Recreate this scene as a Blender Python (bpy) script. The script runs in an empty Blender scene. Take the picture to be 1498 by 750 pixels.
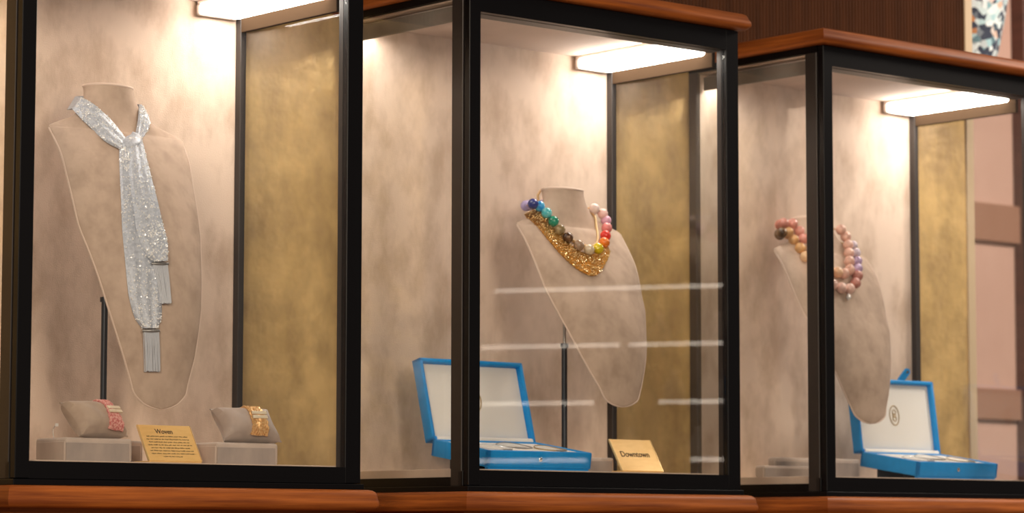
import bpy, bmesh, math, random
from mathutils import Vector, Matrix
random.seed(7)
R = math.radians
sc = bpy.context.scene
col = sc.collection

# ------------------------------------------------------------------ camera
EYE = 1.5
F_PX = 4236.28
cam_d = bpy.data.cameras.new('camera')
cam = bpy.data.objects.new('camera', cam_d)
col.objects.link(cam)
cam_d.sensor_fit = 'HORIZONTAL'
cam_d.sensor_width = 36.0
cam_d.lens = 36.0 * F_PX / 1498.0
cam_d.clip_start = 0.1
cam_d.clip_end = 60
cam.matrix_world = (Matrix.Translation((0, 0, EYE)) @ Matrix.Rotation(math.pi / 2 + 0.09575, 4, 'X')
                    @ Matrix.Rotation(0.00148, 4, 'Z'))
cam_d.dof.use_dof = True
cam_d.dof.focus_distance = 4.75
cam_d.dof.aperture_fstop = 6.3
sc.camera = cam

# ------------------------------------------------------------------ light and exposure
sc.view_settings.view_transform = 'Standard'
sc.view_settings.look = 'None'
sc.view_settings.gamma = 1.0
sc.view_settings.use_curve_mapping = False
sc.view_settings.exposure = 0.1
world = bpy.data.worlds.new('shop_ambience')
sc.world = world
world.use_nodes = True
bg = world.node_tree.nodes['Background']
bg.inputs[0].default_value = (1.0, 0.88, 0.80, 1)
bg.inputs[1].default_value = 0.13
def area_light(name, loc, target, size, power, colour):
    ld = bpy.data.lights.new(name, 'AREA')
    ld.shape = 'DISK'
    ld.size = size
    ld.energy = power
    ld.color = colour
    o = bpy.data.objects.new(name, ld)
    col.objects.link(o)
    o.location = loc
    o.rotation_euler = (Vector(target) - Vector(loc)).to_track_quat('-Z', 'Y').to_euler()
    return o
area_light('added_shop_light', (-0.9, 0.6, 2.9), (0, 5, 1.6), 1.2, 70, (1.0, 0.82, 0.64))  # unseen lamps added to light the wood and case fronts
area_light('added_shop_light', (1.8, 1.2, 2.9), (0.7, 5.5, 1.6), 1.2, 60, (1.0, 0.82, 0.64))
area_light('added_back_room_light', (2.6, 6.3, 3.4), (2.6, 7.6, 1.6), .8, 90, (1.0, 0.86, 0.74))  # unseen lamp added to brighten the pink wall
LED = 20.5

# ------------------------------------------------------------------ case frame
ANG = 0.7112463
CA, SA = math.cos(ANG), math.sin(ANG)
U, V = Vector((CA, SA, 0)), Vector((-SA, CA, 0))
STEP = 0.89606
ORG1 = Vector((-0.05465, 5.0, EYE + 0.11089))
def world_pt(k, u, v, z):
    return ORG1 + U * ((k - 1) * STEP + u) + V * v + Vector((0, 0, z))

# ------------------------------------------------------------------ materials
def mat(name, base=(.5, .5, .5), rough=.6, metal=0.0, sheen=0.0, spec=.5, noise=None, bump=None, coat=0.0):
    m = bpy.data.materials.new(name)
    m.use_nodes = True
    nt = m.node_tree
    b = nt.nodes['Principled BSDF']
    b.inputs['Base Color'].default_value = (*base, 1)
    b.inputs['Roughness'].default_value = rough
    b.inputs['Metallic'].default_value = metal
    b.inputs['Specular IOR Level'].default_value = spec
    b.inputs['Sheen Weight'].default_value = sheen
    b.inputs['Coat Weight'].default_value = coat
    tc = nt.nodes.new('ShaderNodeTexCoord')
    if noise:       # (second colour, scale xyz, detail, low, high)
        c2, scl, det, lo, hi = noise
        mp = nt.nodes.new('ShaderNodeMapping'); mp.inputs['Scale'].default_value = scl
        n = nt.nodes.new('ShaderNodeTexNoise'); n.inputs['Scale'].default_value = 1.0
        n.inputs['Detail'].default_value = det; n.inputs['Roughness'].default_value = .6
        cr = nt.nodes.new('ShaderNodeValToRGB')
        cr.color_ramp.elements[0].position = lo; cr.color_ramp.elements[0].color = (*base, 1)
        cr.color_ramp.elements[1].position = hi; cr.color_ramp.elements[1].color = (*c2, 1)
        nt.links.new(tc.outputs['Object'], mp.inputs['Vector'])
        nt.links.new(mp.outputs[0], n.inputs['Vector'])
        nt.links.new(n.outputs['Fac'], cr.inputs[0])
        nt.links.new(cr.outputs[0], b.inputs['Base Color'])
    if bump:        # (scale, strength, distance)
        n2 = nt.nodes.new('ShaderNodeTexNoise'); n2.inputs['Scale'].default_value = bump[0]
        n2.inputs['Detail'].default_value = 4
        bp = nt.nodes.new('ShaderNodeBump'); bp.inputs['Strength'].default_value = bump[1]
        bp.inputs['Distance'].default_value = bump[2]
        nt.links.new(tc.outputs['Object'], n2.inputs['Vector'])
        nt.links.new(n2.outputs['Fac'], bp.inputs['Height'])
        nt.links.new(bp.outputs[0], b.inputs['Normal'])
    return m

def emit_mat(name, colour, strength):
    m = bpy.data.materials.new(name); m.use_nodes = True
    nt = m.node_tree
    nt.nodes.remove(nt.nodes['Principled BSDF'])
    e = nt.nodes.new('ShaderNodeEmission')
    e.inputs[0].default_value = (*colour, 1); e.inputs[1].default_value = strength
    nt.links.new(e.outputs[0], nt.nodes['Material Output'].inputs[0])
    return m

def glass_mat():
    m = bpy.data.materials.new('clear_glass'); m.use_nodes = True
    nt = m.node_tree
    nt.nodes.remove(nt.nodes['Principled BSDF'])
    g = nt.nodes.new('ShaderNodeNewGeometry')
    mx = nt.nodes.new('ShaderNodeMix'); mx.data_type = 'FLOAT'
    mx.inputs['A'].default_value = 1.5; mx.inputs['B'].default_value = 1 / 1.5
    fr = nt.nodes.new('ShaderNodeFresnel')
    gl = nt.nodes.new('ShaderNodeBsdfGlossy'); gl.inputs['Roughness'].default_value = 0.0
    tr = nt.nodes.new('ShaderNodeBsdfTransparent'); tr.inputs[0].default_value = (.985, .99, .985, 1)
    ms = nt.nodes.new('ShaderNodeMixShader')
    L = nt.links.new
    L(g.outputs['Backfacing'], mx.inputs['Factor']); L(mx.outputs[0], fr.inputs['IOR'])
    L(fr.outputs[0], ms.inputs[0]); L(tr.outputs[0], ms.inputs[1]); L(gl.outputs[0], ms.inputs[2])
    L(ms.outputs[0], nt.nodes['Material Output'].inputs[0])
    return m

M = {}
M['suede'] = mat('wall_suede', (.73, .575, .465), .85, noise=((.53, .395, .30), (18, 18, 10), 8, .44, .68), bump=(420, .25, .002))
M['suede_ceiling'] = mat('ceiling_suede', (.66, .51, .41), .85, sheen=.2, noise=((.55, .41, .32), (5, 5, 5), 4, .4, .75))
M['bust'] = mat('bust_suede', (.61, .46, .36), .9, noise=((.45, .33, .25), (26, 26, 20), 7, .40, .70), bump=(600, .25, .001))
M['piping'] = mat('piping_suede', (.74, .58, .48), .8, sheen=.2)
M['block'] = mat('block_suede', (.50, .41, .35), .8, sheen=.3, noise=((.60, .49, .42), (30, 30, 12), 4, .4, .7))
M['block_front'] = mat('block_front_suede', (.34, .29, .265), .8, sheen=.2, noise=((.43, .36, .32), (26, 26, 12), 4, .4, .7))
M['pillow'] = mat('pillow_suede', (.50, .38, .29), .85, sheen=.4, noise=((.42, .31, .24), (40, 40, 40), 4, .4, .7))
M['pillow_grey'] = mat('pillow_suede_grey', (.45, .36, .31), .85, sheen=.4, noise=((.37, .30, .26), (40, 40, 40), 4, .4, .7))
M['black'] = mat('black_metal', (.0025, .0022, .003), .38, spec=.2)
M['bronze'] = mat('lit_black_metal', (.034, .027, .024), .45, metal=.3)  # black frame metal, browned in colour where the case light falls
M['wood'] = mat('warm_wood', (.47, .130, .022), .5, spec=.25, noise=((.20, .046, .008), (4, 4, 120), 6, .36, .66))
M['reed'] = mat('reeded_wood', (.105, .034, .0095), .6, noise=((.06, .019, .005), (30, 30, 3), 4, .35, .7), spec=.15)
M['gold_wall'] = mat('gold_leaf_panel', (.90, .60, .235), .36, metal=.35, noise=((.50, .32, .12), (10, 10, 7), 5, .40, .68), bump=(9, .35, .03))
M['cream'] = mat('cream_paint', (.62, .47, .30), .6)
M['pink'] = mat('pink_plaster', (.60, .385, .31), .8, noise=((.56, .35, .28), (2, 2, 2), 3, .4, .7))
M['brown'] = mat('dark_brown_wood', (.11, .04, .025), .55, noise=((.07, .025, .016), (4, 4, 30), 4, .4, .7))
M['band'] = mat('brown_rail_wood', (.33, .17, .11), .6)
M['glass'] = glass_mat()
M['led'] = emit_mat('led_diffuser', (1.0, .915, .825), LED)
M['housing'] = mat('lamp_housing', (.80, .74, .70), .4)
M['valance'] = mat('valance_suede_grey', (.26, .23, .20), .8, noise=((.20, .17, .145), (12, 12, 20), 4, .4, .7))
M['valance_brown'] = mat('valance_brown', (.040, .024, .014), 1.0, spec=0.0)
M['chrome'] = mat('steel', (.55, .55, .55), .22, metal=1.0)
M['rod'] = mat('dark_steel_tube', (.05, .055, .065), .35, metal=.6)
M['blue'] = mat('blue_leather', (.0, .29, .76), .5, noise=((.0, .32, .82), (60, 60, 60), 3, .4, .7), bump=(900, .15, .0006))
M['lining'] = mat('white_satin_lining', (.87, .84, .79), .6, sheen=.3)
M['insert'] = mat('white_velvet_insert', (.90, .87, .82), .8, sheen=.3)
M['gold'] = mat('polished_gold', (.66, .38, .10), .3, metal=.8)
M['gold_print'] = mat('gold_print', (.40, .27, .11), .45, metal=.3)
M['gold_card'] = mat('brushed_brass_card', (.88, .56, .20), .38, metal=.2, noise=((.82, .51, .17), (40, 40, 200), 3, .4, .7))
M['gold_edge'] = mat('polished_brass_edge', (.95, .70, .34), .25, metal=.5)
M['ink'] = mat('dark_engraving', (.07, .034, .012), .7)
M['silver'] = mat('silver_mesh', (.47, .51, .59), .36, metal=.15, noise=((.60, .64, .72), (220, 220, 220), 2, .4, .6), bump=(900, .5, .001))
M['crystal'] = mat('white_sparkle_stone', (1.0, 1.0, 1.0), .08, spec=1.0, coat=1.0)  # opaque white base stands in for the stones' sparkle
M['silver_strand'] = mat('silver_strand', (.84, .87, .93), .22, metal=.4)
M['pewter'] = mat('pewter_band', (.36, .35, .34), .35, metal=.7)
M['pink_weave'] = mat('coral_pink_weave', (.62, .17, .16), .45, noise=((.86, .48, .42), (300, 300, 300), 2, .4, .6))
M['gold_weave'] = mat('pale_gold_weave', (.70, .37, .13), .35, metal=.4, noise=((.86, .58, .28), (300, 300, 300), 2, .4, .6))
M['cream_gold'] = mat('champagne_plate', (.90, .78, .58), .3, metal=.25)
M['dark_wedge'] = mat('dark_velvet_wedge', (.025, .025, .03), .8)
M['white_ceramic'] = mat('white_ceramic', (.75, .70, .62), .35)
M['shop_floor'] = mat('shop_carpet', (.14, .085, .06), .9, noise=((.11, .065, .045), (20, 20, 20), 4, .4, .7))
M['shelf_back'] = mat('shelf_back_wood', (.11, .055, .03), .6)
M['strip'] = emit_mat('shelf_strip_glow', (1.0, .88, .74), 5.2)
M['tag'] = mat('white_tag', (.85, .83, .8), .6)

def mosaic_mat():
    m = mat('mosaic_glass', (.5, .6, .62), .25, spec=.7)
    nt = m.node_tree; b = nt.nodes['Principled BSDF']
    tc = nt.nodes.new('ShaderNodeTexCoord')
    v = nt.nodes.new('ShaderNodeTexVoronoi'); v.inputs['Scale'].default_value = 62
    cr = nt.nodes.new('ShaderNodeValToRGB'); e = cr.color_ramp.elements
    e[0].position = 0; e[0].color = (.05, .06, .09, 1); e[1].position = 1; e[1].color = (.80, .86, .86, 1)
    for p, c in ((.3, (.06, .07, .10)), (.36, (.30, .55, .60)), (.6, (.72, .80, .80)), (.78, (.10, .12, .16)), (.84, (.62, .26, .10)), (.88, (.75, .82, .82))):
        x = e.new(p); x.color = (*c, 1)
    sp = nt.nodes.new('ShaderNodeSeparateColor')
    nt.links.new(tc.outputs['Object'], v.inputs['Vector']); nt.links.new(v.outputs['Color'], sp.inputs[0])
    nt.links.new(sp.outputs[0], cr.inputs[0]); nt.links.new(cr.outputs[0], b.inputs['Base Color'])
    return m
M['mosaic'] = mosaic_mat()

# ------------------------------------------------------------------ mesh helpers
class MB:
    def __init__(s): s.bm = bmesh.new()
    def box(s, u0, u1, v0, v1, z0, z1, bevel=0, seg=2):
        r = bmesh.ops.create_cube(s.bm, size=1)
        vs = r['verts']
        for x in vs:
            x.co = Vector((u0 + (x.co.x + .5) * (u1 - u0), v0 + (x.co.y + .5) * (v1 - v0), z0 + (x.co.z + .5) * (z1 - z0)))
        if bevel:
            es = list({e for x in vs for e in x.link_edges})
            bmesh.ops.bevel(s.bm, geom=es, offset=bevel, segments=seg, affect='EDGES', profile=.5)
        return s
    def xbox(s, m, *a, **k):       # box under a matrix
        before = set(s.bm.verts)
        s.box(*a, **k)
        for x in s.bm.verts:
            if x not in before: x.co = m @ x.co
        return s
    def tube(s, pts, r, n=8, closed=False):
        pts = [Vector(p) for p in pts]; N = len(pts); rings = []
        prev = None
        for i, p in enumerate(pts):
            a = pts[(i - 1) % N] if (closed or i > 0) else p
            b = pts[(i + 1) % N] if (closed or i < N - 1) else p
            t = (b - a).normalized()
            if prev is None:
                prev = t.orthogonal().normalized()
            x = (prev - t * prev.dot(t)).normalized(); y = t.cross(x); prev = x
            rr = r[i] if isinstance(r, (list, tuple)) else r
            rings.append([s.bm.verts.new(p + (x * math.cos(2 * math.pi * j / n) + y * math.sin(2 * math.pi * j / n)) * rr) for j in range(n)])
        for i in range(N if closed else N - 1):
            a, b = rings[i], rings[(i + 1) % N]
            for j in range(n): s.bm.faces.new((a[j], a[(j + 1) % n], b[(j + 1) % n], b[j]))
        if not closed:
            s.bm.faces.new(rings[0][::-1]); s.bm.faces.new(rings[-1])
        return s
    def loft(s, loops, cap=True, closed_loop=True):
        rings = [[s.bm.verts.new(p) for p in lp] for lp in loops]
        n = len(rings[0])
        for a, b in zip(rings, rings[1:]):
            for j in range(n if closed_loop else n - 1):
                s.bm.faces.new((a[j], a[(j + 1) % n], b[(j + 1) % n], b[j]))
        if cap and closed_loop:
            s.bm.faces.new(rings[0][::-1]); s.bm.faces.new(rings[-1])
        return s
    def octa(s, c, r):
        c = Vector(c)
        d = [Vector((1, 0, 0)), Vector((0, 1, 0)), Vector((-1, 0, 0)), Vector((0, -1, 0)), Vector((0, 0, 1)), Vector((0, 0, -1))]
        q = Matrix.Rotation(random.random() * 6, 3, 'X') @ Matrix.Rotation(random.random() * 6, 3, 'Z')
        v = [s.bm.verts.new(c + q @ (x * r)) for x in d]
        for i in range(4):
            s.bm.faces.new((v[i], v[(i + 1) % 4], v[4])); s.bm.faces.new((v[(i + 1) % 4], v[i], v[5]))
        return s
    def xf(s, m):
        for x in s.bm.verts: x.co = m @ x.co
        return s
    def mesh(s, name, material, smooth=False):
        bmesh.ops.recalc_face_normals(s.bm, faces=s.bm.faces)
        me = bpy.data.meshes.new(name); s.bm.to_mesh(me); s.bm.free()
        me.materials.append(material)
        if smooth:
            me.polygons.foreach_set('use_smooth', [True] * len(me.polygons))
            if smooth != 'all': me.set_sharp_from_angle(angle=R(40))
        return me

def tag(o, label=None, cat=None, group=None, kind=None):
    if label: o['label'] = label
    if cat: o['category'] = cat
    if group: o['group'] = group
    if kind: o['kind'] = kind
    return o

OFF = {}
def thing(name, label, cat, k, o, rotz=0.0, group=None, local=False):
    """An Empty at the thing's base; parts are given in case coordinates unless local."""
    e = bpy.data.objects.new(name, None); col.objects.link(e)
    e.empty_display_size = .02
    e.location = world_pt(k, *o); e.rotation_euler = (0, 0, ANG + rotz)
    OFF[e.name] = Vector((0, 0, 0)) if local else Vector(o)
    return tag(e, label, cat, group)

def part(name, mb, m, parent, smooth=False, kind=None, label=None):
    off = OFF.get(parent.name, Vector((0, 0, 0)))
    mb.xf(Matrix.Translation(-off))
    o = bpy.data.objects.new(name, mb.mesh(name, m, smooth)); col.objects.link(o)
    o.parent = parent
    OFF[o.name] = off
    return tag(o, label, None, None, kind)

def single(name, mb, m, k, o, label, cat, rotz=0.0, smooth=False, group=None, kind=None):
    """A thing or structure made of one mesh, in case coordinates about its base o."""
    mb.xf(Matrix.Translation(-Vector(o)))
    ob = bpy.data.objects.new(name, mb.mesh(name, m, smooth)); col.objects.link(ob)
    ob.location = world_pt(k, *o); ob.rotation_euler = (0, 0, ANG + rotz)
    OFF[ob.name] = Vector(o)
    return tag(ob, label, cat, group, kind)

def dup(root, loc=None, rot=None, label=None, group=None):
    r = root.copy(); col.objects.link(r)
    if loc is not None: r.location = loc
    if rot is not None: r.rotation_euler = (0, 0, rot)
    OFF[r.name] = OFF.get(root.name, Vector((0, 0, 0)))
    if label: r['label'] = label
    if group: r['group'] = group
    for ch in list(root.children):
        c = ch.copy(); col.objects.link(c); c.parent = r; OFF[c.name] = OFF.get(ch.name, Vector((0, 0, 0)))
        for g in list(ch.children):
            d = g.copy(); col.objects.link(d); d.parent = c; OFF[d.name] = OFF.get(g.name, Vector((0, 0, 0)))
    return r

def interp(x, xs, ys):
    if x <= xs[0]: return ys[0]
    if x >= xs[-1]: return ys[-1]
    for i in range(len(xs) - 1):
        if x <= xs[i + 1]:
            t = (x - xs[i]) / (xs[i + 1] - xs[i]); return ys[i] + (ys[i + 1] - ys[i]) * t

def spline(pts, n, closed=False):
    """Catmull-Rom through points of any dimension, n samples."""
    N = len(pts); out = []
    segs = N if closed else N - 1
    for i in range(n):
        t = i / n * segs if closed else i / (n - 1) * segs
        s = min(int(t), segs - 1); f = t - s
        g = (lambda j: pts[j % N]) if closed else (lambda j: pts[max(0, min(N - 1, j))])
        p0, p1, p2, p3 = g(s - 1), g(s), g(s + 1), g(s + 2)
        out.append(tuple(.5 * (2 * b + (c - a) * f + (2 * a - 5 * b + 4 * c - d) * f * f + (-a + 3 * b - 3 * c + d) * f ** 3)
                         for a, b, c, d in zip(p0, p1, p2, p3)))
    return out

# ------------------------------------------------------------------ the setting
W0, H0 = .6042, .7992          # clear opening of a case door
UL, UR = -.0257, .6365         # outer sides of a case
VB = .376                      # plane of the wall behind the cases
f = MB().box(-7, 7, -3, 3, -1.72, -1.61089)
floor = single('floor', f, M['shop_floor'], 1, (0, -1.5, -1.61089), 'dark brown shop carpet in front of the display wall', None, kind='structure')

WALL_END = 2 * STEP + .862 - STEP
wb = MB()
wb.box(-1.9, WALL_END - .004, VB + .006, VB + .10, -1.61, 1.35)
wall_back = single('wall_back', wb, M['brown'], 1, (0, VB, -1.61), 'dark wood wall behind the display cases', None, kind='structure')
for k in range(-1, 3):         # gold sheet between neighbouring cases
    u0, u1 = (k - 1) * STEP + UR - .03, (k - 1) * STEP + STEP + UL + (.03 if k < 2 else -.008)
    part('gold_panel', MB().box(u0, u1, VB, VB + .006, -.04, .845), M['gold_wall'], wall_back, label='mottled gold leaf panel')
part('end_trim', MB().box(WALL_END - .026, WALL_END, VB - .004, VB + .104, -1.6, 1.35, .003), M['cream'], wall_back, label='cream painted end trim')

# fluted timber above the cases: real reeds, too fine to pick apart
rd = MB()
pitch = .0098; u = -1.85; prof = []
while u < WALL_END - .028:
    for j in range(6):
        t = j / 6
        prof.append((u + t * pitch, VB + .004 - .0052 * max(0, math.sin(math.pi * t)) ** .7))
    u += pitch
for i in range(len(prof) - 1):
    (a, b), (c, d) = prof[i], prof[i + 1]
    vs = [rd.bm.verts.new(p) for p in ((a, b, .845), (c, d, .845), (c, d, 1.35), (a, b, 1.35))]
    rd.bm.faces.new(vs)
bmesh.ops.remove_doubles(rd.bm, verts=rd.bm.verts, dist=1e-5)
part('reeded_panel', rd, M['reed'], wall_back, kind='stuff', label='vertical reeded brown timber panel')

# mouldings: a solid board with a shaped edge under and over every case
def board(off_profile, u0, u1, v0, v1):
    m = MB(); loops = []
    for off, z in off_profile:
        r = min(.012, .004 + off * .5)
        c = [(u0 - off, v1, z), (u0 - off, v0 - off, z)]
        c += [(u1 + off - r + r * math.cos(R(-90 + q * 22.5)), v0 - off + r + r * math.sin(R(-90 + q * 22.5)), z) for q in range(5)]
        c += [(u1 + off, v1, z)]
        loops.append(c)
    return m.loft(loops)
BASE_PROFILE = [(-.01, -.037), (.012, -.0371), (.0175, -.0383), (.0215, -.0412), (.0235, -.0455), (.0240, -.0500), (.0246, -.0530), (.0258, -.0570), (.0262, -.0615), (.0252, -.0655), (.0225, -.0690), (.017, -.0712), (-.01, -.0712)]
TOP_PROFILE = [(-.01, .8395), (.012, .8395), (.018, .842), (.0215, .847), (.0215, .853), (.019, .858), (.0175, .861), (.015, .867), (.009, .870), (-.01, .870)]

# panelling below the base mouldings
trim_n = 0
for k in range(3):
    b = board(BASE_PROFILE, UL, UR, 0.0, VB)
    trim_n += 1
    single('trim_%d' % trim_n, b, M['wood'], k, (.3, VB, -.0712), 'bullnose wooden base moulding under a display case', None, kind='structure', smooth=True)
    b = board(TOP_PROFILE, UL, UR, 0.0, VB)
    trim_n += 1
    single('trim_%d' % trim_n, b, M['wood'], k, (.3, VB, .8395), 'wooden cornice moulding over a display case', None, kind='structure', smooth=True)
for k in range(3):
    single('wall_base', MB().box(UL, UR, .012, VB, -1.61, -.0712), M['wood'], k, (.3, VB, -1.61), 'wooden panelling below a base moulding', None, kind='structure')

# room beyond the end of the wall
far = MB().box(1.2, 5.2, 1.6, 1.7, -1.61, 2.2)
wall_far = single('wall_far', far, M['pink'], 2, (3, 1.6, -1.61), 'pink plaster wall seen past the end of the display wall', None, kind='structure')
part('rail', MB().box(1.2, 5.2, 1.575, 1.6, .735, .845, .004), M['band'], wall_far, label='brown wooden wall rail')
part('rail', MB().box(1.2, 5.2, 1.58, 1.6, .22, .31, .004), M['band'], wall_far, label='brown wooden wall rail')
part('pilaster', MB().box(2.49, 2.60, 1.55, 1.6, -1.6, 2.2, .006), M['brown'], wall_far, label='dark brown wooden pilaster')

# mosaic pendant behind the wall end
pd = thing('mosaic_pendant', 'blue and white mosaic pendant hanging past the end of the reeded wall', 'pendant', 2, (1.46, .9, 1.02))
lo = []
for z, r in ((1.02, .012), (1.03, .05), (1.10, .083), (1.245, .112), (1.40, .14), (1.46, .135), (1.48, .02)):
    lo.append([(1.46 + r * math.cos(2 * math.pi * j / 24), .9 + r * math.sin(2 * math.pi * j / 24), z) for j in range(24)])
part('shade', MB().loft(lo), M['mosaic'], pd, smooth=True)
part('cord', MB().tube([(1.46, .9, 1.48), (1.46, .9, 2.6)], .004), M['black'], pd)

# ------------------------------------------------------------------ display cases
def make_case(k, label):
    c = thing('display_case', label, 'display case', k, (0, 0, -.037), group='glass display cases along the wall')
    part('base', MB().box(UL - .004, UR + .005, -.003, VB - .001, -.037, -.0275, .001), M['black'], c)
    part('floor_panel', MB().box(UL + .008, UR - .008, .03, .358, -.0265, .0028, .0008), M['suede_ceiling'], c)
    part('back_panel', MB().box(UL + .008, UR - .004, .355, .362, .0028, .8262), M['suede'], c, label='mottled beige suede back panel')
    part('ceiling_panel', MB().box(UL + .008, UR - .008, .05, .355, .8232, .8262), M['suede_ceiling'], c)
    part('top', MB().box(UL, UR, .016, VB - .001, .8266, .8395), M['black'], c)
    zb, zt = -.0275, .8266
    for (a, b, d, e) in ((UL, -.003, .019, .049), (.610, UR, .019, .032), (UL, UL + .012, .353, VB - .001), (.624, UR, .3385, .3545)):
        part('corner_post', MB().box(a, b, d, e, zb, zt, .001, 1), M['bronze'], c)
    part('head_rail', MB().box(-.003, .610, .019, .052, .7992, .8266, .001, 1), M['bronze'], c)
    part('sill_rail', MB().box(UL, UR, .016, .029, -.0275, -.001, .001, 1), M['black'], c)
    for a, b in ((UL + .001, UL + .007), (UR - .007, UR - .001)):
        part('side_rail', MB().box(a, b, .049, .353, -.0275, -.0117), M['black'], c)
        part('side_pane', MB().box(a + .001, a + .005, .0495, .3525 if a < 0 else .3345, -.0117, .8266), M['glass'], c)
    # valances over the two side panes, lamps beside them
    part('valance', MB().box(-.006, .0, .054, .352, .7905, .818, .0015), M['valance'], c)
    part('valance', MB().box(.6205, .6285, .054, .334, .7740, .8225, .0015), M['valance_brown'], c)
    lf = part('light_fixture', MB().box(.5365, .6195, .06, .350, .8165, .8228, .002), M['housing'], c)
    part('diffuser', MB().box(.5345, .6190, .068, .339, .7968, .8168, .007, 4), M['led'], lf)
    part('added_end_cap', MB().box(.5345, .6190, .339, .350, .7968, .8168, .004, 3), M['housing'], lf, smooth=True)  # opaque cap added to keep lamp glare off the back panel
    lf = part('light_fixture', MB().box(.0005, .047, .06, .350, .8065, .8228, .003), M['housing'], c)
    part('diffuser', MB().box(.003, .041, .062, .345, .8040, .8075, .0015, 2), M['led'], lf)
    # front door
    fr = MB()
    b0, b1 = .0, .014
    fr.box(UL, 0, b0, b1, -.0265, .838, .001, 1)
    fr.box(W0, UR, b0, b1, -.0265, .838, .001, 1)
    fr.box(-.001, W0 + .001, b0 + .0002, b1, -.0265, 0, 0)
    fr.box(-.001, W0 + .001, b0 + .0002, b1, H0, .838, 0)
    dr = part('door', fr, M['black'], c, label='black metal framed glass door')
    part('pane', MB().box(0, W0, .006, .010, 0, H0), M['glass'], dr)
    part('edge_bead', MB().box(W0, W0 + .005, .0142, .0255, 0, H0), M['bronze'], dr)
    return c
make_case(0, 'black framed glass display case holding the silver scarf bust')
make_case(1, 'black framed glass display case holding the rainbow bead necklace')
make_case(2, 'black framed glass display case holding the pink bead necklaces')

# ------------------------------------------------------------------ necklace busts
PROF = {
 0: dict(u0=.30, zt=.556, vr=.264, rows=[(.552,.2361,.1308),(.51,.2066,.1268),(.469,.1902,.1238),(.427,.1742,.1214),(.385,.1601,.1182),(.344,.1435,.1091),(.302,.1283,.1002),(.26,.1163,.0917),(.219,.1076,.0812),(.177,.1008,.0695),(.135,.0985,.0559),(.115,.0965,.050),(.1,.0955,.0346),(.094,.0952,.0218),(.0915,.095,.012),(.0905,.095,.003)], neck=(.264,.079)),
 1: dict(u0=.415, zt=.467, vr=.246, rows=[(.463,.2318,.1305),(.433,.2094,.1294),(.402,.1898,.129),(.372,.1753,.1255),(.341,.1631,.1209),(.311,.1474,.1145),(.28,.1338,.1039),(.25,.1213,.0934),(.219,.1098,.0818),(.189,.1006,.0679),(.158,.0917,.0515),(.138,.0885,.0413),(.130,.0876,.0283),(.126,.0872,.0153),(.1245,.087,.003)], neck=(.252,.073)),
 2: dict(u0=.22, zt=.4646, vr=.268, rows=[(.461,.2416,.1361),(.429,.2172,.1365),(.398,.2017,.1346),(.367,.1892,.1304),(.335,.1764,.1232),(.304,.161,.1153),(.272,.1493,.1043),(.241,.138,.0928),(.21,.128,.0798),(.178,.121,.0674),(.147,.1154,.0532),(.128,.111,.0444),(.118,.1097,.0286),(.1145,.1093,.0174),(.1128,.109,.004)], neck=(.2665,.072)),
}
SHOULDER = [(0.0,1.0),(.006,.90),(.012,.79),(.018,.665),(.024,.578),(.032,.50),(.042,.435),(.054,.385),(.068,.352),(.079,.345)]
TAB = {}
def table(k):
    if k in TAB: return TAB[k]
    p = PROF[k]; vt, wt = p['rows'][0][1], p['rows'][0][2]; nv, nh = p['neck']; s = nh / .079
    T = []
    for dz, wr in reversed(SHOULDER):
        t = dz / .079; e = t ** 1.2; v0 = vt + .0025
        T.append((p['zt'] + dz * s, v0 + (nv - v0) * t ** .8, wt * wr, .018 + .015 * e, .006 + .027 * e, min(1.0, t * 1.6)))
    zb = p['rows'][-1][0]
    for z, v, w in p['rows']:
        t = (p['zt'] - z) / (p['zt'] - zb)
        T.append((z, v, w, .018 + .024 * math.sin(t * math.pi) - .015 * t, .006, 0.0))
    T.reverse(); TAB[k] = T
    return T
def bust_at(k, z):
    T = table(k); zs = [r[0] for r in T]
    return [interp(z, zs, [r[i] for r in T]) for i in range(1, 6)]
def bust_front(k, u, z):
    v, w, bf, bb, nf = bust_at(k, z)
    s = min(1, abs((u - PROF[k]['u0']) / w)); return v - bf * (1 - s ** (2.2 - .2 * nf)) ** (.7 - .2 * nf)

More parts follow.
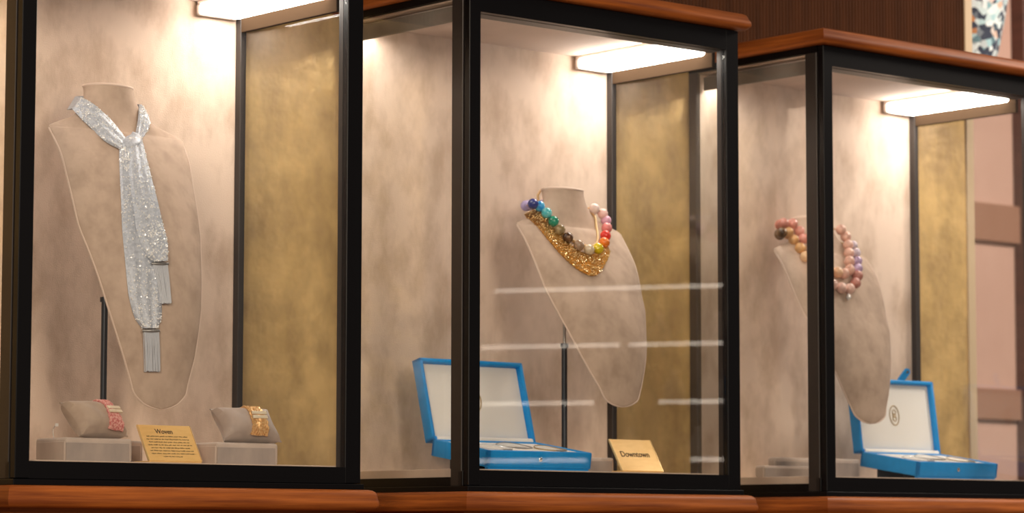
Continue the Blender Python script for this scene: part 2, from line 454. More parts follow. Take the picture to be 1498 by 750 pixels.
def make_bust(k, label):
    p = PROF[k]; u0 = p['u0']
    root = thing('necklace_bust', label, 'bust', k, (u0, p['vr'], .0028), group='suede necklace busts')
    T = table(k); zs = []
    for i in range(len(T) - 1):
        n = 3
        zs += [T[i][0] + (T[i + 1][0] - T[i][0]) * j / n for j in range(n)]
    zs.append(T[-1][0])
    loops = []; NA = 28
    for z in zs:
        v, w, bf, bb, nf = bust_at(k, z); lp = []
        for j in range(NA):
            s = -math.cos(math.pi * j / NA); lp.append((u0 + w * s, v - bf * (1 - abs(s) ** (2.2 - .2 * nf)) ** (.7 - .2 * nf), z))
        for j in range(NA):
            s = math.cos(math.pi * j / NA); lp.append((u0 + w * s, v + bb * (1 - abs(s) ** (2.2 - .2 * nf)) ** (.7 - .2 * nf), z))
        loops.append(lp)
    fm = MB().loft(loops)
    soft = [x for x in fm.bm.verts if p['zt'] - .05 < x.co.z < p['zt'] + .05]
    for _ in range(6):
        bmesh.ops.smooth_vert(fm.bm, verts=soft, factor=.5, use_axis_x=False, use_axis_y=True, use_axis_z=False)
    form = part('form', fm, M['bust'], root, smooth='all')
    # rim piping along the shield
    rows = sorted(p['rows'])
    path = [(u0 - w, v, z) for z, v, w in reversed(rows)] + [(u0 + w, v, z) for z, v, w in rows]
    part('piping', MB().tube(spline(path, 110), .0017, 8), M['piping'], form, smooth=True)
    nz, nv, nw = T[-1][0], T[-1][1], T[-1][2]
    part('neck_lip', MB().tube([(u0 + (nw - .001) * math.cos(2 * math.pi * j / 40), nv + .032 * math.sin(2 * math.pi * j / 40), nz - .0005) for j in range(40)], .0022, 8, True), M['piping'], form, smooth=True)
    part('neck_cap', MB().loft([[(u0 + nw * q * math.cos(2 * math.pi * j / 32), nv + .033 * q * math.sin(2 * math.pi * j / 32), nz + h) for j in range(32)] for q, h in ((1, -.003), (.98, .002), (.8, .0035), (.05, .004))]), M['piping'], form, smooth=True)
    vr = p['vr']; z1 = .2446 if k else .278
    part('tube', MB().tube([(u0, vr, .008), (u0, vr, z1)], .0055, 12), M['rod'], root, smooth=True)
    part('collar', MB().tube([(u0, vr, z1 - .004), (u0, vr, z1 + .004)], .0078, 12), M['rod'], root, smooth=True)
    ztop = .40
    vtop = bust_at(k, ztop)[0]
    part('rod', MB().tube([(u0, vr, z1), (u0, vr, ztop - .02), (u0, (vr + vtop) / 2 + .004, ztop - .004), (u0, vtop + .004, ztop)], .0032, 10), M['chrome'], root, smooth=True)
    part('foot', MB().loft([[(u0 + r * math.cos(2 * math.pi * j / 32), vr + r * math.sin(2 * math.pi * j / 32), z) for j in range(32)] for r, z in ((.022, .0028), (.022, .006), (.020, .0085), (.006, .0095))]), M['rod'], root, smooth=True)
    return root
make_bust(0, 'tall beige suede necklace bust wearing the silver scarf')
make_bust(1, 'beige suede necklace bust wearing rainbow beads and gold bib')
make_bust(2, 'beige suede necklace bust wearing the pink bead strands')

# ------------------------------------------------------------------ silver scarf on the first bust
scarf = thing('silver_scarf', 'sparkling silver mesh scarf knotted around the tall bust with two tasselled tails', 'scarf', 0, (.30, .18, .1498))
def on0(p, off=.0): return Vector((p[0], bust_front(0, p[0], p[1]) - off, p[1]))
def ribbon(rows, off, thick, n_rows, pleat=0.0, n=14, npl=3):
    """rows: (left point, right point) in 3-D; a padded strip lofted between them."""
    flat = [tuple(a) + tuple(b) for a, b in rows]
    loops = []; centres = []
    for i, r in enumerate(spline(flat, n_rows)):
        a, b = Vector(r[:3]), Vector(r[3:])
        nx = Vector((0, -1, 0))
        lp = []
        for j in range(n + 1):
            t = j / n; s = 2 * t - 1
            h = thick * (1 - s ** 4) ** .5 * (1 + pleat * math.sin(npl * math.pi * t * 2 + i * .15))
            lp.append(a.lerp(b, t) + nx * (off + h))
        for j in range(n - 1, 0, -1):
            t = j / n; lp.append(a.lerp(b, t) + nx * off * .6)
        loops.append(lp); centres.append(lp[:n + 1])
    return loops, centres
def stones(centres, count, size, parent):
    mb = MB()
    for _ in range(count):
        i = random.randrange(len(centres) - 1); j = random.randrange(len(centres[0]) - 1)
        a = centres[i][j].lerp(centres[i + 1][j], random.random()); b = centres[i][j + 1].lerp(centres[i + 1][j + 1], random.random())
        mb.octa(a.lerp(b, random.random()) + Vector((0, -.0004, 0)), random.uniform(*size))
    return part('rhinestones', mb, M['crystal'], parent, kind='stuff', label='white rhinestones')
def zipf(L, Rr): return [(on0(a), on0(b)) for a, b in zip(L, Rr)]
back_L = [(0.2783,0.5242),(0.2694,0.5046),(0.2615,0.4748),(0.2506,0.4237),(0.2434,0.3808),(0.2379,0.3223),(0.2368,0.2918),(0.2379,0.2659),(0.2449,0.2361),(0.2562,0.2185)]
back_R = [(0.2936,0.5257),(0.2903,0.5064),(0.2932,0.4774),(0.2942,0.4267),(0.2960,0.3841),(0.2945,0.3252),(0.2954,0.2945),(0.2936,0.2639),(0.2920,0.2380),(0.2842,0.2196)]
lp, ce = ribbon(zipf(back_L, back_R), .0015, .006, 46, .18)
t1 = part('back_tail', MB().loft(lp), M['silver'], scarf, smooth=True); stones(ce, 560, (.0010, .0021), t1)
front_L = [(0.2965,0.5425),(0.2920,0.5325),(0.2746,0.4753),(0.2681,0.4243),(0.2649,0.3851),(0.2660,0.3674),(0.2717,0.3411),(0.2813,0.3284)]
front_R = [(0.3303,0.5470),(0.3263,0.5358),(0.3178,0.4789),(0.3174,0.4280),(0.3179,0.3887),(0.3203,0.3777),(0.3177,0.3529),(0.3098,0.3310)]
lp, ce = ribbon(zipf(front_L, front_R), .007, .009, 40, .15)
t2 = part('front_tail', MB().loft(lp), M['silver'], scarf, smooth=True); stones(ce, 480, (.0010, .0021), t2)
lo_L = [(0.2754,0.5216),(0.2550,0.5335),(0.2389,0.5568),(0.2273,0.5720),(0.2204,0.5897)]
up_L = [(0.2999,0.5454),(0.2819,0.5734),(0.2590,0.5952),(0.2499,0.6051),(0.2403,0.6125)]
in_R = [(0.3560,0.6112),(0.3405,0.5940),(0.3355,0.5787),(0.3295,0.5635),(0.3188,0.5473)]
out_R = [(0.3622,0.6056),(0.3692,0.5952),(0.3652,0.5808),(0.3552,0.5654),(0.3336,0.5457)]
rowsL = zipf(lo_L, up_L)
rowsR = [(on0(a), on0(b)) for a, b in zip(out_R, in_R)]
backrows = [(Vector((.236, .288, .594)), Vector((.250, .286, .617))), (Vector((.266, .306, .598)), Vector((.270, .302, .622))),
            (Vector((.30, .311, .600)), Vector((.30, .307, .624))), (Vector((.334, .306, .598)), Vector((.330, .302, .622))),
            (Vector((.362, .288, .596)), Vector((.350, .286, .616)))]
lp, ce = ribbon(rowsL, .003, .0055, 26, .2)
nl = part('neck_loop', MB().loft(lp), M['silver'], scarf, smooth=True); stones(ce, 240, (.0009, .0019), nl)
lp, ce = ribbon(rowsR, .003, .0055, 26, .2)
nl = part('neck_loop', MB().loft(lp), M['silver'], scarf, smooth=True); stones(ce, 130, (.0009, .0019), nl)
lp, ce = ribbon([rowsL[-1]] + backrows + [rowsR[0]], -.001, .004, 26, .1)
part('neck_loop', MB().loft(lp), M['silver'], scarf, smooth=True)
# knot: a puffed cross-over where loop and tails meet
kn = []
for i in range(15):
    t = i / 14; a = math.pi * t
    w = .021 * (math.sin(a) ** .6 if 0 < t < 1 else 0) + .003
    zc = .552 - .030 * t; uc = .311 - .016 * t
    vv = bust_front(0, uc, zc)
    kn.append([(uc + w * math.cos(2 * math.pi * j / 18) * (.9 + .1 * math.sin(6 * j)), vv - .010 - .009 * math.sin(a) * math.sin(2 * math.pi * j / 18) , zc + .004 * math.cos(2 * math.pi * j / 18)) for j in range(18)])
knot = part('knot', MB().loft(kn), M['silver'], scarf, smooth=True)
def tassel(tl, tr, bl, br, off, count):
    b = MB(); c = (on0(tl, off), on0(tr, off))
    d = (c[1] - c[0]); m = (c[0] + c[1]) / 2
    b.tube([m + d * (s * .54) + Vector((0, -.004 * (1 - s * s), 0)) for s in (-1, -.5, 0, .5, 1)], .0026, 10)
    part('band', b, M['pewter'], scarf, smooth=True)
    st = MB()
    for layer in range(2):
        for i in range(count):
            t = (i + .5) / count
            a = on0((tl[0] + (tr[0] - tl[0]) * t, tl[1] + (tr[1] - tl[1]) * t), off + .002 - layer * .003)
            e = on0((bl[0] + (br[0] - bl[0]) * t + random.uniform(-.0006, .0006), bl[1] + (br[1] - bl[1]) * t + random.uniform(-.001, .001)), off + .001 - layer * .003)
            st.tube([a, a.lerp(e, .5) + Vector((random.uniform(-.0006, .0006), -.0008, 0)), e], .00075, 5)
    part('tassel', st, M['silver_strand'], scarf, label='silver fringe tassel')
tassel((0.2803, 0.3249), (0.3095, 0.3266), (0.2878, 0.2603), (0.3078, 0.2613), .008, 17)
tassel((0.2563, 0.2142), (0.2829, 0.2151), (0.2624, 0.1494), (0.2890, 0.1502), .005, 18)

# ------------------------------------------------------------------ bead necklaces
def bead_mesh(name, r, m):
    b = bmesh.new(); bmesh.ops.create_icosphere(b, subdivisions=3, radius=r)
    me = bpy.data.meshes.new(name); b.to_mesh(me); b.free(); me.materials.append(m)
    me.polygons.foreach_set('use_smooth', [True] * len(me.polygons)); return me
def stone(name, c, c2=None, rough=.22):
    c2 = c2 or tuple(min(1, x * 1.3 + .02) for x in c)
    return mat(name, c, rough, noise=(c2, (90, 90, 90), 3, .42, .68), spec=.6, coat=.3)
def necklace(root, k, beads, r, back, cord_m, off=.012):
    pts = []
    o = OFF[root.name]
    for (u, z), me in beads:
        v = bust_front(k, u, z) - off
        pts.append((u, v, z))
        b = bpy.data.objects.new('bead', me); col.objects.link(b); b.parent = root
        b.location = Vector((u, v, z)) - o; b.rotation_euler = (random.random() * 6, random.random() * 6, 0)
    for (u, v, z, me) in back:
        pts.append((u, v, z))
        b = bpy.data.objects.new('bead', me); col.objects.link(b); b.parent = root
        b.location = Vector((u, v, z)) - o
    part('cord', MB().tube(spline(pts, 80, True), .0012, 6, True), cord_m, root, smooth=True)
r2 = .0104
bc = [('lilac_stone', (.50, .42, .75)), ('navy_stone', (.02, .035, .22)), ('azure_stone', (.01, .30, .78)), ('turquoise_stone', (.05, .48, .55)), ('emerald_stone', (.0, .20, .12)),
      ('olive_stone', (.22, .15, .06)), ('tiger_brown_stone', (.045, .02, .012)), ('taupe_stone', (.33, .21, .13)), ('cream_stone', (.70, .57, .40)), ('yellow_stone', (.70, .55, .01)),
      ('orange_stone', (.85, .19, .01)), ('red_stone', (.72, .03, .02)), ('rose_stone', (.72, .22, .22)), ('orchid_stone', (.72, .40, .56)), ('blush_stone', (.80, .52, .48)), ('pale_blush_stone', (.85, .66, .62))]
c2s = {'azure_stone': (.10, .55, .85), 'turquoise_stone': (.25, .68, .68), 'emerald_stone': (.02, .36, .22), 'olive_stone': (.45, .34, .18), 'tiger_brown_stone': (.22, .11, .05), 'taupe_stone': (.48, .34, .24)}
b2 = [(0.3141,0.5032),(0.3247,0.5056),(0.3404,0.5021),(0.3478,0.4892),(0.3549,0.4733),(0.3605,0.4564),(0.3674,0.4412),(0.3828,0.4267),(0.4026,0.4195),(0.4291,0.4239),(0.4560,0.4374),(0.4739,0.4532),(0.4911,0.4703),(0.5062,0.4870),(0.5005,0.4995),(0.4811,0.5084)]
rb = thing('rainbow_bead_necklace', 'rainbow necklace of large round stone beads worn over the gold bib', 'necklace', 1, (.415, .2, .42))
meshes = [bead_mesh(n, r2, stone(n, c, c2s.get(n))) for n, c in bc]
necklace(rb, 1, list(zip(b2, meshes))[1:], r2, [(.462, .292, .514, meshes[15]), (.443, .303, .517, meshes[15]), (.418, .306, .518, meshes[0]), (.393, .303, .516, meshes[0]), (.368, .292, .512, meshes[0]), (.343, .274, .507, meshes[0])], M['gold'])

# gold bib under the rainbow beads
bib = thing('gold_bib_necklace', 'shimmering gold fringed bib necklace lying under the rainbow beads', 'necklace', 1, (.40, .18, .3685))
b_out = [(0.3068,0.4856),(0.3131,0.4734),(0.3208,0.4574),(0.3256,0.4379),(0.3316,0.4186),(0.3392,0.4012),(0.3506,0.3874),(0.3604,0.3777),(0.3720,0.3710),(0.3839,0.3675),(0.3959,0.3682),(0.4090,0.3747),(0.4232,0.3852),(0.4431,0.4010),(0.4645,0.4189)]
b_in = [(0.3306,0.4958),(0.3441,0.4919),(0.3480,0.4801),(0.3566,0.4645),(0.3612,0.4499),(0.3654,0.4352),(0.3752,0.4243),(0.3829,0.4183),(0.3931,0.4130),(0.4063,0.4116),(0.4150,0.4122),(0.4255,0.4152),(0.4365,0.4185),(0.4511,0.4262),(0.4696,0.4375)]
NB = 150
so, si = spline(b_out, NB), spline(b_in, NB)
bb = MB(); fronts = []
loops = []
for i in range(NB):
    lp = []; a, b = si[i], so[i]
    ln = .96 + .04 * ((i * 7) % 5) / 4
    rib = .0016 * (1 if i % 2 else -1)
    fr_ = []
    for j in range(9):
        t = j / 8 * ln; u, z = a[0] + (b[0] - a[0]) * t, a[1] + (b[1] - a[1]) * t
        fr_.append(Vector((u, bust_front(1, u, z) - .0042 - rib, z)))
    bk = [p + Vector((0, .0022 + rib, 0)) for p in reversed(fr_)]
    fronts.append(fr_); loops.append(fr_ + bk)
fringe = part('fringe', bb.loft(loops), M['gold'], bib)
gs = MB()
for _ in range(800):
    i = random.randrange(NB - 1); j = random.randrange(8)
    gs.octa(fronts[i][j].lerp(fronts[i + 1][j + 1], random.random()) + Vector((0, -.0012, 0)), random.uniform(.0008, .0018))
part('sequins', gs, mat('gold_sequin', (1.0, .74, .36), .15, metal=.35, coat=.6), fringe, kind='stuff', label='tiny bright gold sequins')
wire = [(u, bust_front(1, u, z) - .0035, z) for u, z in ((.412, .428), (.380, .440), (.360, .462), (.352, .488), (.3485, .505))] + [(.360, .258, .514), (.364, .264, .524), (.371, .270, .5315), (.389, .280, .542), (.4105, .290, .5452), (.430, .299, .541), (.450, .298, .530), (.466, .283, .516)] + [(u, bust_front(1, u, z) - .0035, z) for u, z in ((.477, .498), (.470, .470), (.456, .448), (.436, .433))]
part('neck_wire', MB().tube(spline(wire, 90, True), .0024, 8, True), mat('champagne_gold_wire', (.86, .62, .33), .3, metal=.6), bib, smooth=True)

# pink strands on the third bust
r3 = .0112
pk = [bead_mesh('pink_a', r3, stone('salmon_stone', (.62, .24, .19), rough=.3)), bead_mesh('pink_b', r3, stone('blush_pink_stone', (.80, .47, .37), rough=.3)),
      bead_mesh('pink_c', r3, stone('light_peach_stone', (.80, .50, .30), rough=.3))]
p3 = [(0.1199,0.5195),(0.1466,0.5207),(0.1626,0.5062),(0.1587,0.4896),(0.1670,0.4691),(0.1688,0.4442),(0.1780,0.4235),(0.1992,0.4194),(0.2164,0.4180),(0.2404,0.4272),(0.2604,0.4473),(0.2786,0.4666),(0.2914,0.4848),(0.3007,0.5043),(0.2903,0.5186)]
nk = thing('pink_bead_necklace', 'inner necklace strand of salmon to blush pink round beads', 'necklace', 2, (.22, .2, .41))
ci = [0, 0, 0, 0, 2, 2, 2, 2, 1, 1, 1, 1, 1, 1, 1]
necklace(nk, 2, [(p, pk[c]) for p, c in zip(p3, ci)], r3, [(.265, .300, .522, pk[1]), (.243, .309, .524, pk[1]), (.22, .311, .525, pk[0]), (.197, .309, .524, pk[0]), (.172, .300, .522, pk[0]), (.143, .282, .521, pk[0])], M['gold'])
ok = [bead_mesh('stone_a', r3, stone('dark_wood_stone', (.07, .035, .018), (.26, .14, .06))), bead_mesh('stone_b', r3, stone('amber_stone', (.58, .30, .10), rough=.35)),
      bead_mesh('stone_c', r3, stone('pale_amber_stone', (.72, .46, .25), rough=.35)), bead_mesh('stone_d', r3, stone('blush_outer_stone', (.80, .50, .42), rough=.3)),
      bead_mesh('stone_e', r3, stone('rosewood_stone', (.50, .20, .16))), bead_mesh('stone_f', .0098, stone('lilac_quartz', (.50, .36, .58))), bead_mesh('stone_g', .0098, stone('pale_lilac_quartz', (.68, .58, .68)))]
p3o = [(0.1090,0.4992),(0.1282,0.5022),(0.1398,0.4865),(0.1378,0.4681),(0.1368,0.4496),(0.1401,0.4284),(0.1511,0.4081),(0.1673,0.3917),(0.1886,0.3859),(0.2117,0.3854),(0.2371,0.3990),(0.2567,0.4160),(0.2723,0.4329),(0.2913,0.4506),(0.3059,0.4698),(0.3174,0.4873)]
co = [0, 1, 1, 1, 2, 2, 2, 3, 3, 3, 4, 4, 5, 5, 6, 6]
nk2 = thing('amber_bead_necklace', 'outer necklace strand running from amber through blush to lilac beads', 'necklace', 2, (.21, .2, .3667))
necklace(nk2, 2, [(p, ok[c]) for p, c in zip(p3o, co)], r3, [(.302, .285, .497, ok[6]), (.278, .313, .507, ok[6]), (.250, .327, .510, ok[6]), (.220, .331, .511, ok[1]), (.192, .326, .509, ok[1]), (.166, .306, .505, ok[0]), (.138, .278, .500, ok[0])], M['gold'])
vv = bust_front(2, .2042, .3667) - .006
part('drop', MB().tube([(.2042, vv, .375), (.2042, vv, .371), (.2042, vv, .3667), (.2042, vv, .362)], [.0015, .004, .0055, .002], 12), M['crystal'], nk2, smooth=True, label='small clear drop')

# ------------------------------------------------------------------ gold cards
def text_mesh(body, size, material):
    cu = bpy.data.curves.new('lettering', 'FONT'); cu.body = body; cu.size = size
    cu.align_x = 'CENTER'; cu.align_y = 'CENTER'; cu.extrude = .0002
    cu.offset = .00012
    o = bpy.data.objects.new('lettering', cu); col.objects.link(o)
    dg = bpy.context.evaluated_depsgraph_get()
    me = bpy.data.meshes.new_from_object(o.evaluated_get(dg))
    bpy.data.objects.remove(o); me.materials.clear(); me.materials.append(material)
    return me
def make_card(k, u0, u1, label, title, tsize, tpos, lines):
    w = u1 - u0; lean = math.atan2(.037, .0595); h = .0695
    root = thing('name_card', label, 'sign', k, (u0, .1, .0028), local=True)
    m = Matrix.Translation((0, 0, .0045)) @ Matrix.Rotation(math.pi / 2 - lean, 4, 'X')   # card plane: x right, y up, z out
    plate = part('plate', MB().xbox(m, 0, w, 0, h, -.0028, 0, bevel=.0004, seg=1), M['gold_card'], root)
    part('edge', MB().xbox(m, -.0012, .0, 0, h, -.0032, .0004), M['gold_edge'], plate)
    part('edge', MB().xbox(m, w, w + .0012, 0, h, -.0032, .0004), M['gold_edge'], plate)
    part('foot', MB().box(0, w, .0, .046, 0, .0042, .0006, 1), M['gold_card'], root)
    me = text_mesh(title, tsize, M['ink'])
    me.transform(m @ Matrix.Translation((w * tpos[0], h * tpos[1], .0003)) @ Matrix.Diagonal((tpos[2], 1, 1, 1)))
    o = bpy.data.objects.new('lettering', me); col.objects.link(o); o.parent = plate
    if lines:
        mb = MB()
        for (y, a, b) in lines:      # rows of small print, too fine to read
            x = a
            while x < b:
                L = min(random.choice((.004, .006, .0075, .009)), b - x)
                q = x
                while q < x + L - .0004:
                    hh = random.choice((.0011, .0011, .0013, .0019)); y0 = h * y - .0006 - (.0006 if random.random() < .12 else 0)
                    mb.xbox(m, w * 0 + q, q + .00042, y0, y0 + hh, 0, .0003)
                    if random.random() < .65: mb.xbox(m, q, q + .0009, y0 + random.choice((0, .0008)), y0 + random.choice((.0003, .0011)), 0, .0003)
                    q += .00098
                x += L + .0016
        part('small_print', mb, M['ink'], plate, kind='stuff')
    return root
wl = .1016
make_card(0, .2841, .3857, 'engraved gold card headed Woven with eight lines of small print', 'Woven', .0125, (.46, .815, .9),
          [(.68, .10 * wl, .90 * wl), (.60, .08 * wl, .90 * wl), (.52, .11 * wl, .89 * wl), (.44, .08 * wl, .92 * wl), (.36, .12 * wl, .88 * wl), (.28, .08 * wl, .92 * wl), (.20, .09 * wl, .93 * wl), (.12, .30 * wl, .66 * wl)])
make_card(1, .429, .532, 'plain gold card engraved with the single word Downtown', 'Downtown', .0172, (.47, .52, .92), None)

# ------------------------------------------------------------------ pedestal blocks
def block(k, u0, u1, v0, v1, h, label, group='suede pedestal blocks'):
    root = thing('pedestal_block', label, 'pedestal', k, (u0, v0, .0028), group=group)
    z1 = .0028 + h; e = min(.008, h * .22)
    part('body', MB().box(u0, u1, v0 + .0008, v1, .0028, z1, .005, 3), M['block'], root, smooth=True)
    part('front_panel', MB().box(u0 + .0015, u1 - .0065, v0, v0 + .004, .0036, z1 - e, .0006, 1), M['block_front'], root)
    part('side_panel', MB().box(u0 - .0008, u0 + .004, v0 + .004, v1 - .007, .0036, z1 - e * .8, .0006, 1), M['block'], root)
    return root
block(0, .1266, .252, .1, .192, .0385, 'grey beige suede block under the pink bracelet pillow')
block(0, .4158, .541, .1, .180, .0372, 'grey beige suede block under the gold bracelet pillow')
block(0, .256, .316, .165, .215, .038, 'small suede block standing behind the engraved card')
block(1, .345, .437, .13, .196, .0285, 'low suede block between the blue box and the Downtown card')
block(2, -.001, .15, .19, .2185, .0235, 'low front suede riser beside the blue box with the strap')
block(2, .062, .312, .2205, .2445, .0415, 'long rear suede riser behind the blue box with the strap')

# ------------------------------------------------------------------ pillows and bracelets
def pillow(k, o, rotz, w, h, t, lean, m, label):
    root = thing('bracelet_pillow', label, 'pillow', k, o, rotz, 'bracelet pillows', local=True)
    X = Matrix.Rotation(math.pi / 2 - lean, 4, 'X')
    N = 20
    def pt(x, y, side):
        px = x * w / 2 * (1 - .17 * (1 - y * y)); py = y * h / 2 * (1 - .19 * (1 - x * x))
        th = t / 2 * ((max(0, 1 - x * x)) * (max(0, 1 - y * y))) ** .36
        crease = .0016 * math.sin(7 * x + 4 * y) * (1 - x * x) * (1 - y * y)
        return Vector((px, py, side * (th + crease + .0012)))
    b = MB(); g = {}
    for s in (1, -1):
        for i in range(N + 1):
            for j in range(N + 1):
                g[s, i, j] = b.bm.verts.new(pt(2 * i / N - 1, 2 * j / N - 1, s))
        for i in range(N):
            for j in range(N):
                q = (g[s, i, j], g[s, i + 1, j], g[s, i + 1, j + 1], g[s, i, j + 1])
                b.bm.faces.new(q if s > 0 else q[::-1])
    for i in range(N):
        for (a, c) in (((i, 0), (i + 1, 0)), ((i + 1, N), (i, N)), ((0, i + 1), (0, i)), ((N, i), (N, i + 1))):
            b.bm.faces.new((g[1, *c], g[1, *a], g[-1, *a], g[-1, *c]))
    b.xf(X)
    lo = min(x.co.z for x in b.bm.verts)
    sh = Matrix.Translation((0, 0, -lo))
    b.xf(sh)
    part('cushion', b, m, root, smooth=True)
    return root, sh @ X, pt
def bracelet(k, o, rotz, T, pt, x0, x1, weave, label, plate_y):
    root = thing('woven_bracelet', label, 'bracelet', k, o, rotz, 'woven bracelets on the pillows', local=True)
    b = MB(); n = 9
    for i in range(n):
        xx = x0 + (x1 - x0) * i / (n - 1); path = []
        for j in range(27):
            y = -.99 + 1.98 * j / 26
            p = pt(xx + .012 * math.sin(j * 1.6 + i * 2.0), y, 1) + Vector((0, 0, .0022 + .0008 * math.cos(j * 1.6 + i)))
            path.append(T @ p)
        b.tube(path, .0026, 6)
    part('band', b, weave, root, smooth=True)
    xm = (x0 + x1) / 2; c = pt(xm, plate_y, 1); wx = (pt(x1, plate_y, 1) - pt(x0, plate_y, 1)).x / 2 + .002
    sl = pt(xm, plate_y + .1, 1) - pt(xm, plate_y - .1, 1)
    rot = Matrix.Rotation(math.atan2(sl.z, sl.y), 4, 'X')
    for q in (.0036, -.0040):
        mm = T @ Matrix.Translation(c + Vector((0, 0, .0052))) @ rot
        part('clasp_bar', MB().xbox(mm, -wx, wx, q - .0029, q + .0029, -.0012, .0016, bevel=.0006), M['cream_gold'], root, label='polished champagne clasp bar')
    return root
o1 = (.200, .135, .0414)
pr, T1, pt1 = pillow(0, o1, .28, .112, .070, .052, R(42), M['pillow'], 'beige suede pillow carrying the pink bracelet')
bracelet(0, o1, .28, T1, pt1, .12, .66, M['pink_weave'], 'coral pink woven bracelet with champagne clasp on suede pillow', -.18)
o2 = (.496, .132, .0401)
pr, T2, pt2 = pillow(0, o2, .0, .118, .068, .052, R(38), M['pillow_grey'], 'greyish suede pillow carrying the gold bracelet')
bracelet(0, o2, .0, T2, pt2, -.10, .42, M['gold_weave'], 'pale gold woven bracelet with champagne clasp on suede pillow', -.12)
tg = thing('price_tag', 'small white price tag on a bent wire beside the pink bracelet pillow', 'tag', 0, (.135, .150, .0414), local=True)
part('wire', MB().tube(spline([(0, 0, 0), (-.001, .001, .009), (.001, .002, .016), (.006, .003, .021)], 16), .0006, 6), M['pewter'], tg, smooth=True)
part('card', MB().box(.003, .009, .001, .0016, .0185, .0235, .0002, 1), M['tag'], tg)

# ------------------------------------------------------------------ blue jewellery boxes
BW, BD, BH, TILT = .248, .158, .0305, 8.5
def make_box(k, u0, label, strap, lean):
    root = thing('jewellery_box', label, 'box', k, (u0, .08, .0028), group='open blue jewellery boxes', local=True)
    tilt = Matrix.Translation((0, 0, .0045)) @ Matrix.Rotation(R(TILT), 4, 'X')
    w = .009
    b = MB()
    b.xbox(tilt, 0, BW, 0, BD, 0, .004, bevel=.002)
    b.xbox(tilt, 0, BW, 0, w, 0, BH, bevel=.0025); b.xbox(tilt, 0, BW, BD - w, BD, 0, BH, bevel=.0025)
    b.xbox(tilt, 0, w, 0, BD, 0, BH, bevel=.0025); b.xbox(tilt, BW - w, BW, 0, BD, 0, BH, bevel=.0025)
    base = part('tray', b, M['blue'], root, smooth=True)
    part('insert', MB().xbox(tilt, w - .001, BW - w + .001, w - .001, BD - w + .001, .004, BH - .0025, bevel=.003, seg=3), M['insert'], base, smooth=True, label='white velvet tray insert')
    sm = tilt @ Matrix.Translation((BW / 2, 0, BH * .52)) @ Matrix.Rotation(math.pi / 2, 4, 'X')
    part('stud', MB().loft([[(r * math.cos(2 * math.pi * j / 16), r * math.sin(2 * math.pi * j / 16), z) for j in range(16)] for r, z in ((.0042, -.0005), (.0042, .001), (.003, .002), (.0006, .0024))]).xf(sm), M['chrome'], base, smooth=True)
    # lid: x across, y up the lid, z out of the lid towards the front
    ld = tilt @ Matrix.Translation((0, BD - .002, BH - .001)) @ Matrix.Rotation(R(90 - lean - TILT), 4, 'X')
    LH, LT = .156, .023
    b = MB()
    b.xbox(ld, 0, BW, 0, LH, -LT, -LT + .004, bevel=.0015)
    b.xbox(ld, 0, BW, 0, .008, -LT, 0, bevel=.0025); b.xbox(ld, 0, BW, LH - .008, LH, -LT, 0, bevel=.0025)
    b.xbox(ld, 0, .008, 0, LH, -LT, 0, bevel=.0025); b.xbox(ld, BW - .008, BW, 0, LH, -LT, 0, bevel=.0025)
    lid = part('lid', b, M['blue'], root, smooth=True)
    part('lining', MB().xbox(ld, .0075, BW - .0075, .006, LH - .0075, -LT + .003, -LT + .013, bevel=.004, seg=3), M['lining'], lid, smooth=True, label='white satin lid lining')
    part('hinge_strip', MB().tube([ld @ Vector((x, .002, -.003)) for x in (.010, BW * .3, BW * .6, BW - .010)], .0062, 10), M['lining'], lid, smooth=True)
    cx, cy, cz = BW / 2, LH * .52, -LT + .0134
    em = MB()
    def ell(ax, ay, ox, oy, r, a0=0, a1=360, n=40):
        cl = (a1 - a0 == 360)
        em.tube([ld @ Vector((cx + ox + ax * math.cos(R(a0 + (a1 - a0) * j / (n if cl else n - 1))), cy + oy + ay * math.sin(R(a0 + (a1 - a0) * j / (n if cl else n - 1))), cz)) for j in range(n)], r, 5, cl)
    ell(.0142, .0205, 0, 0, .00115)
    ell(.0050, .0046, 0, .0072, .0010); ell(.0050, .0046, 0, -.0072, .0010)
    for yy in (.0014, -.0014): em.tube([ld @ Vector((cx - .005, cy + yy, cz)), ld @ Vector((cx + .005, cy + yy, cz))], .0008, 5)
    em.tube([ld @ Vector((cx - .005, cy + .0105, cz)), ld @ Vector((cx - .005, cy - .0105, cz))], .0008, 5)
    part('emblem', em, M['gold_print'], lid, label='gold oval monogram emblem')
    if strap:
        sp = ld @ Matrix.Translation((BW * .60, LH - .001, -.004)) @ Matrix.Rotation(R(-38), 4, 'Z') @ Matrix.Rotation(R(20), 4, 'X')
        lo = []
        for zz in (-.002, .002):
            lo.append([(.0075 * math.cos(R(a)), .024 + .0075 * math.sin(R(a)), zz) for a in range(0, 181, 20)] + [(-.0075, -.002, zz), (.0075, -.002, zz)])
        sto = part('strap', MB().loft(lo).xf(sp), M['blue'], lid)
        part('foot_wedge', MB().box(.02, BW - .02, .05, .056, 0, .0115).box(.02, BW - .02, .120, .126, 0, .0217), M['dark_wedge'], root)
        sn = MB().loft([[(r * math.cos(2 * math.pi * j / 14), .024 + r * math.sin(2 * math.pi * j / 14), z) for j in range(14)] for r, z in ((.0035, .0018), (.0032, .003), (.0006, .0034))]).xf(sp)
        OFF[sto.name] = Vector((0, 0, 0))
        part('snap', sn, M['chrome'], lid, smooth=True)
    else:
        part('foot_wedge', MB().box(.02, BW - .02, .05, .056, 0, .0115).box(.02, BW - .02, .120, .126, 0, .0217), M['dark_wedge'], root)
    part('front_foot', MB().box(.004, BW - .004, .002, .010, 0, .0060), M['blue'], root)
    return root, tilt
bx2, tilt = make_box(1, .083, 'open blue jewellery box beside the Downtown card', False, 15)
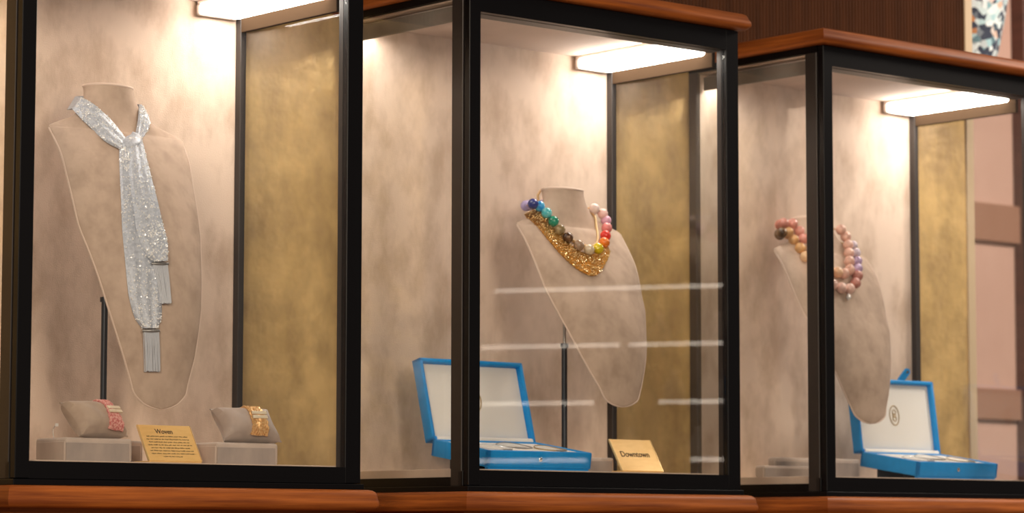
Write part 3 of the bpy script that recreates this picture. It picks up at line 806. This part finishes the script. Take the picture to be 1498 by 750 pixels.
bx3, tilt = make_box(2, .325, 'open blue jewellery box with a snap strap on its lid', True, 7.5)
# slim bracelets lying on the inserts
def slim_bracelet(k, bu, x, y, rx, ry, rot, m, label):
    root = thing('slim_bracelet', label, 'bracelet', k, (bu, .08, .0028), group='slim bracelets in the blue boxes', local=True)
    zt = BH - .0025
    mm = tilt @ Matrix.Translation((x, y, zt)) @ Matrix.Rotation(rot, 4, 'Z')
    part('cord', MB().tube([mm @ Vector((rx * math.cos(2 * math.pi * j / 30), ry * math.sin(2 * math.pi * j / 30) , .0012 + .003 * max(0, math.sin(2 * math.pi * j / 30)) ** 2)) for j in range(30)], .0010, 6, True), m, root, smooth=True)
    part('plaque', MB().xbox(mm, -.011, .011, -ry - .0035, -ry + .0035, .0002, .0026, bevel=.0006), M['pewter'], root)
    return root
for k, bu, nm in ((1, .083, 'in the blue box beside the Downtown card'), (2, .325, 'in the blue box with the strap')):
    slim_bracelet(k, bu, .060, .055, .036, .030, .2, M['silver_strand'], 'slim silver bracelet lying on white velvet ' + nm)
    slim_bracelet(k, bu, .135, .088, .034, .030, -.3, M['pewter'], 'slim pewter bracelet lying on white velvet ' + nm)
    slim_bracelet(k, bu, .198, .060, .032, .028, .1, M['gold_print'], 'slim bronze bracelet lying on white velvet ' + nm)

# ------------------------------------------------------------------ lit shelving across the shop (seen mirrored in the glass)
A, B = Vector((6.492, 3.922, 0)), Vector((6.311, 5.09, 0))
d = (B - A); LEN = d.length; yaw = math.atan2(d.y, d.x)
sh = bpy.data.objects.new('shelf_unit', None); col.objects.link(sh)
sh.location = A; sh.rotation_euler = (0, 0, yaw)      # local x along the shelves, local +y towards the display cases
tag(sh, 'lit wooden shelf unit across the shop, mirrored in the glass', 'shelf')
def lbox(name, m, *a, parent=sh, **kw):
    mb = MB().box(*a, **kw); o = bpy.data.objects.new(name, mb.mesh(name, m)); col.objects.link(o); o.parent = parent; return o
lbox('back', M['shelf_back'], -.05, LEN + .05, -.40, -.37, 0, 2.75)
lbox('side', M['shelf_back'], -.08, -.05, -.40, .0, 0, 2.75)
lbox('side', M['shelf_back'], LEN + .05, LEN + .08, -.40, .0, 0, 2.75)
for i, z in enumerate((.285, .512, .740, .966)):
    s = lbox('shelf', M['brown'], -.05, LEN + .05, -.37, -.004, EYE + z, EYE + z + .018)
    if i > 1: lbox('lit_strip', M['strip'], -.05, LEN + .05, -.362, -.356, EYE + z + .030, EYE + z + .036, parent=s)  # glow added for the faint line of the shelf's back edge
    for x0, x1 in (((.0, .48), (.906, LEN + .04)), ((.045, .51), (.777, LEN + .04)), ((.04, .62), (.66, LEN + .04)), ((.10, LEN + .04),))[i]:
        lbox('lit_strip', M['strip'], x0, x1, -.003, .004, EYE + z + .005, EYE + z + .0145, parent=s)
lbox('plinth', M['shelf_back'], -.05, LEN + .05, -.37, -.02, 0, EYE + .15)
def vase(i, x, z):
    lo = [[(r * math.cos(2 * math.pi * j / 20), r * math.sin(2 * math.pi * j / 20), h) for j in range(20)] for r, h in ((.028, 0), (.045, .02), (.05, .055), (.03, .085), (.016, .10), (.022, .125), (.02, .128))]
    o = bpy.data.objects.new('white_vase', MB().loft(lo).mesh('white_vase', M['white_ceramic'], True)); col.objects.link(o)
    o.location = A + Matrix.Rotation(yaw, 3, 'Z') @ Vector((x, -.17, EYE + z + .018))
    tag(o, 'small white vase standing on the %s shelf of the lit shelf unit' % {.74: 'third', .512: 'second', .285: 'lowest'}[z], 'vase', 'white vases on the %s lit shelf' % {.74: 'third', .512: 'second', .285: 'lowest'}[z])
for i, (x, z) in enumerate([(.18, .74), (.42, .74), (.74, .74), (.98, .74), (.12, .512), (.80, .512), (1.02, .512), (.30, .285), (.62, .285), (.9, .285)]):
    vase(i, x, z)
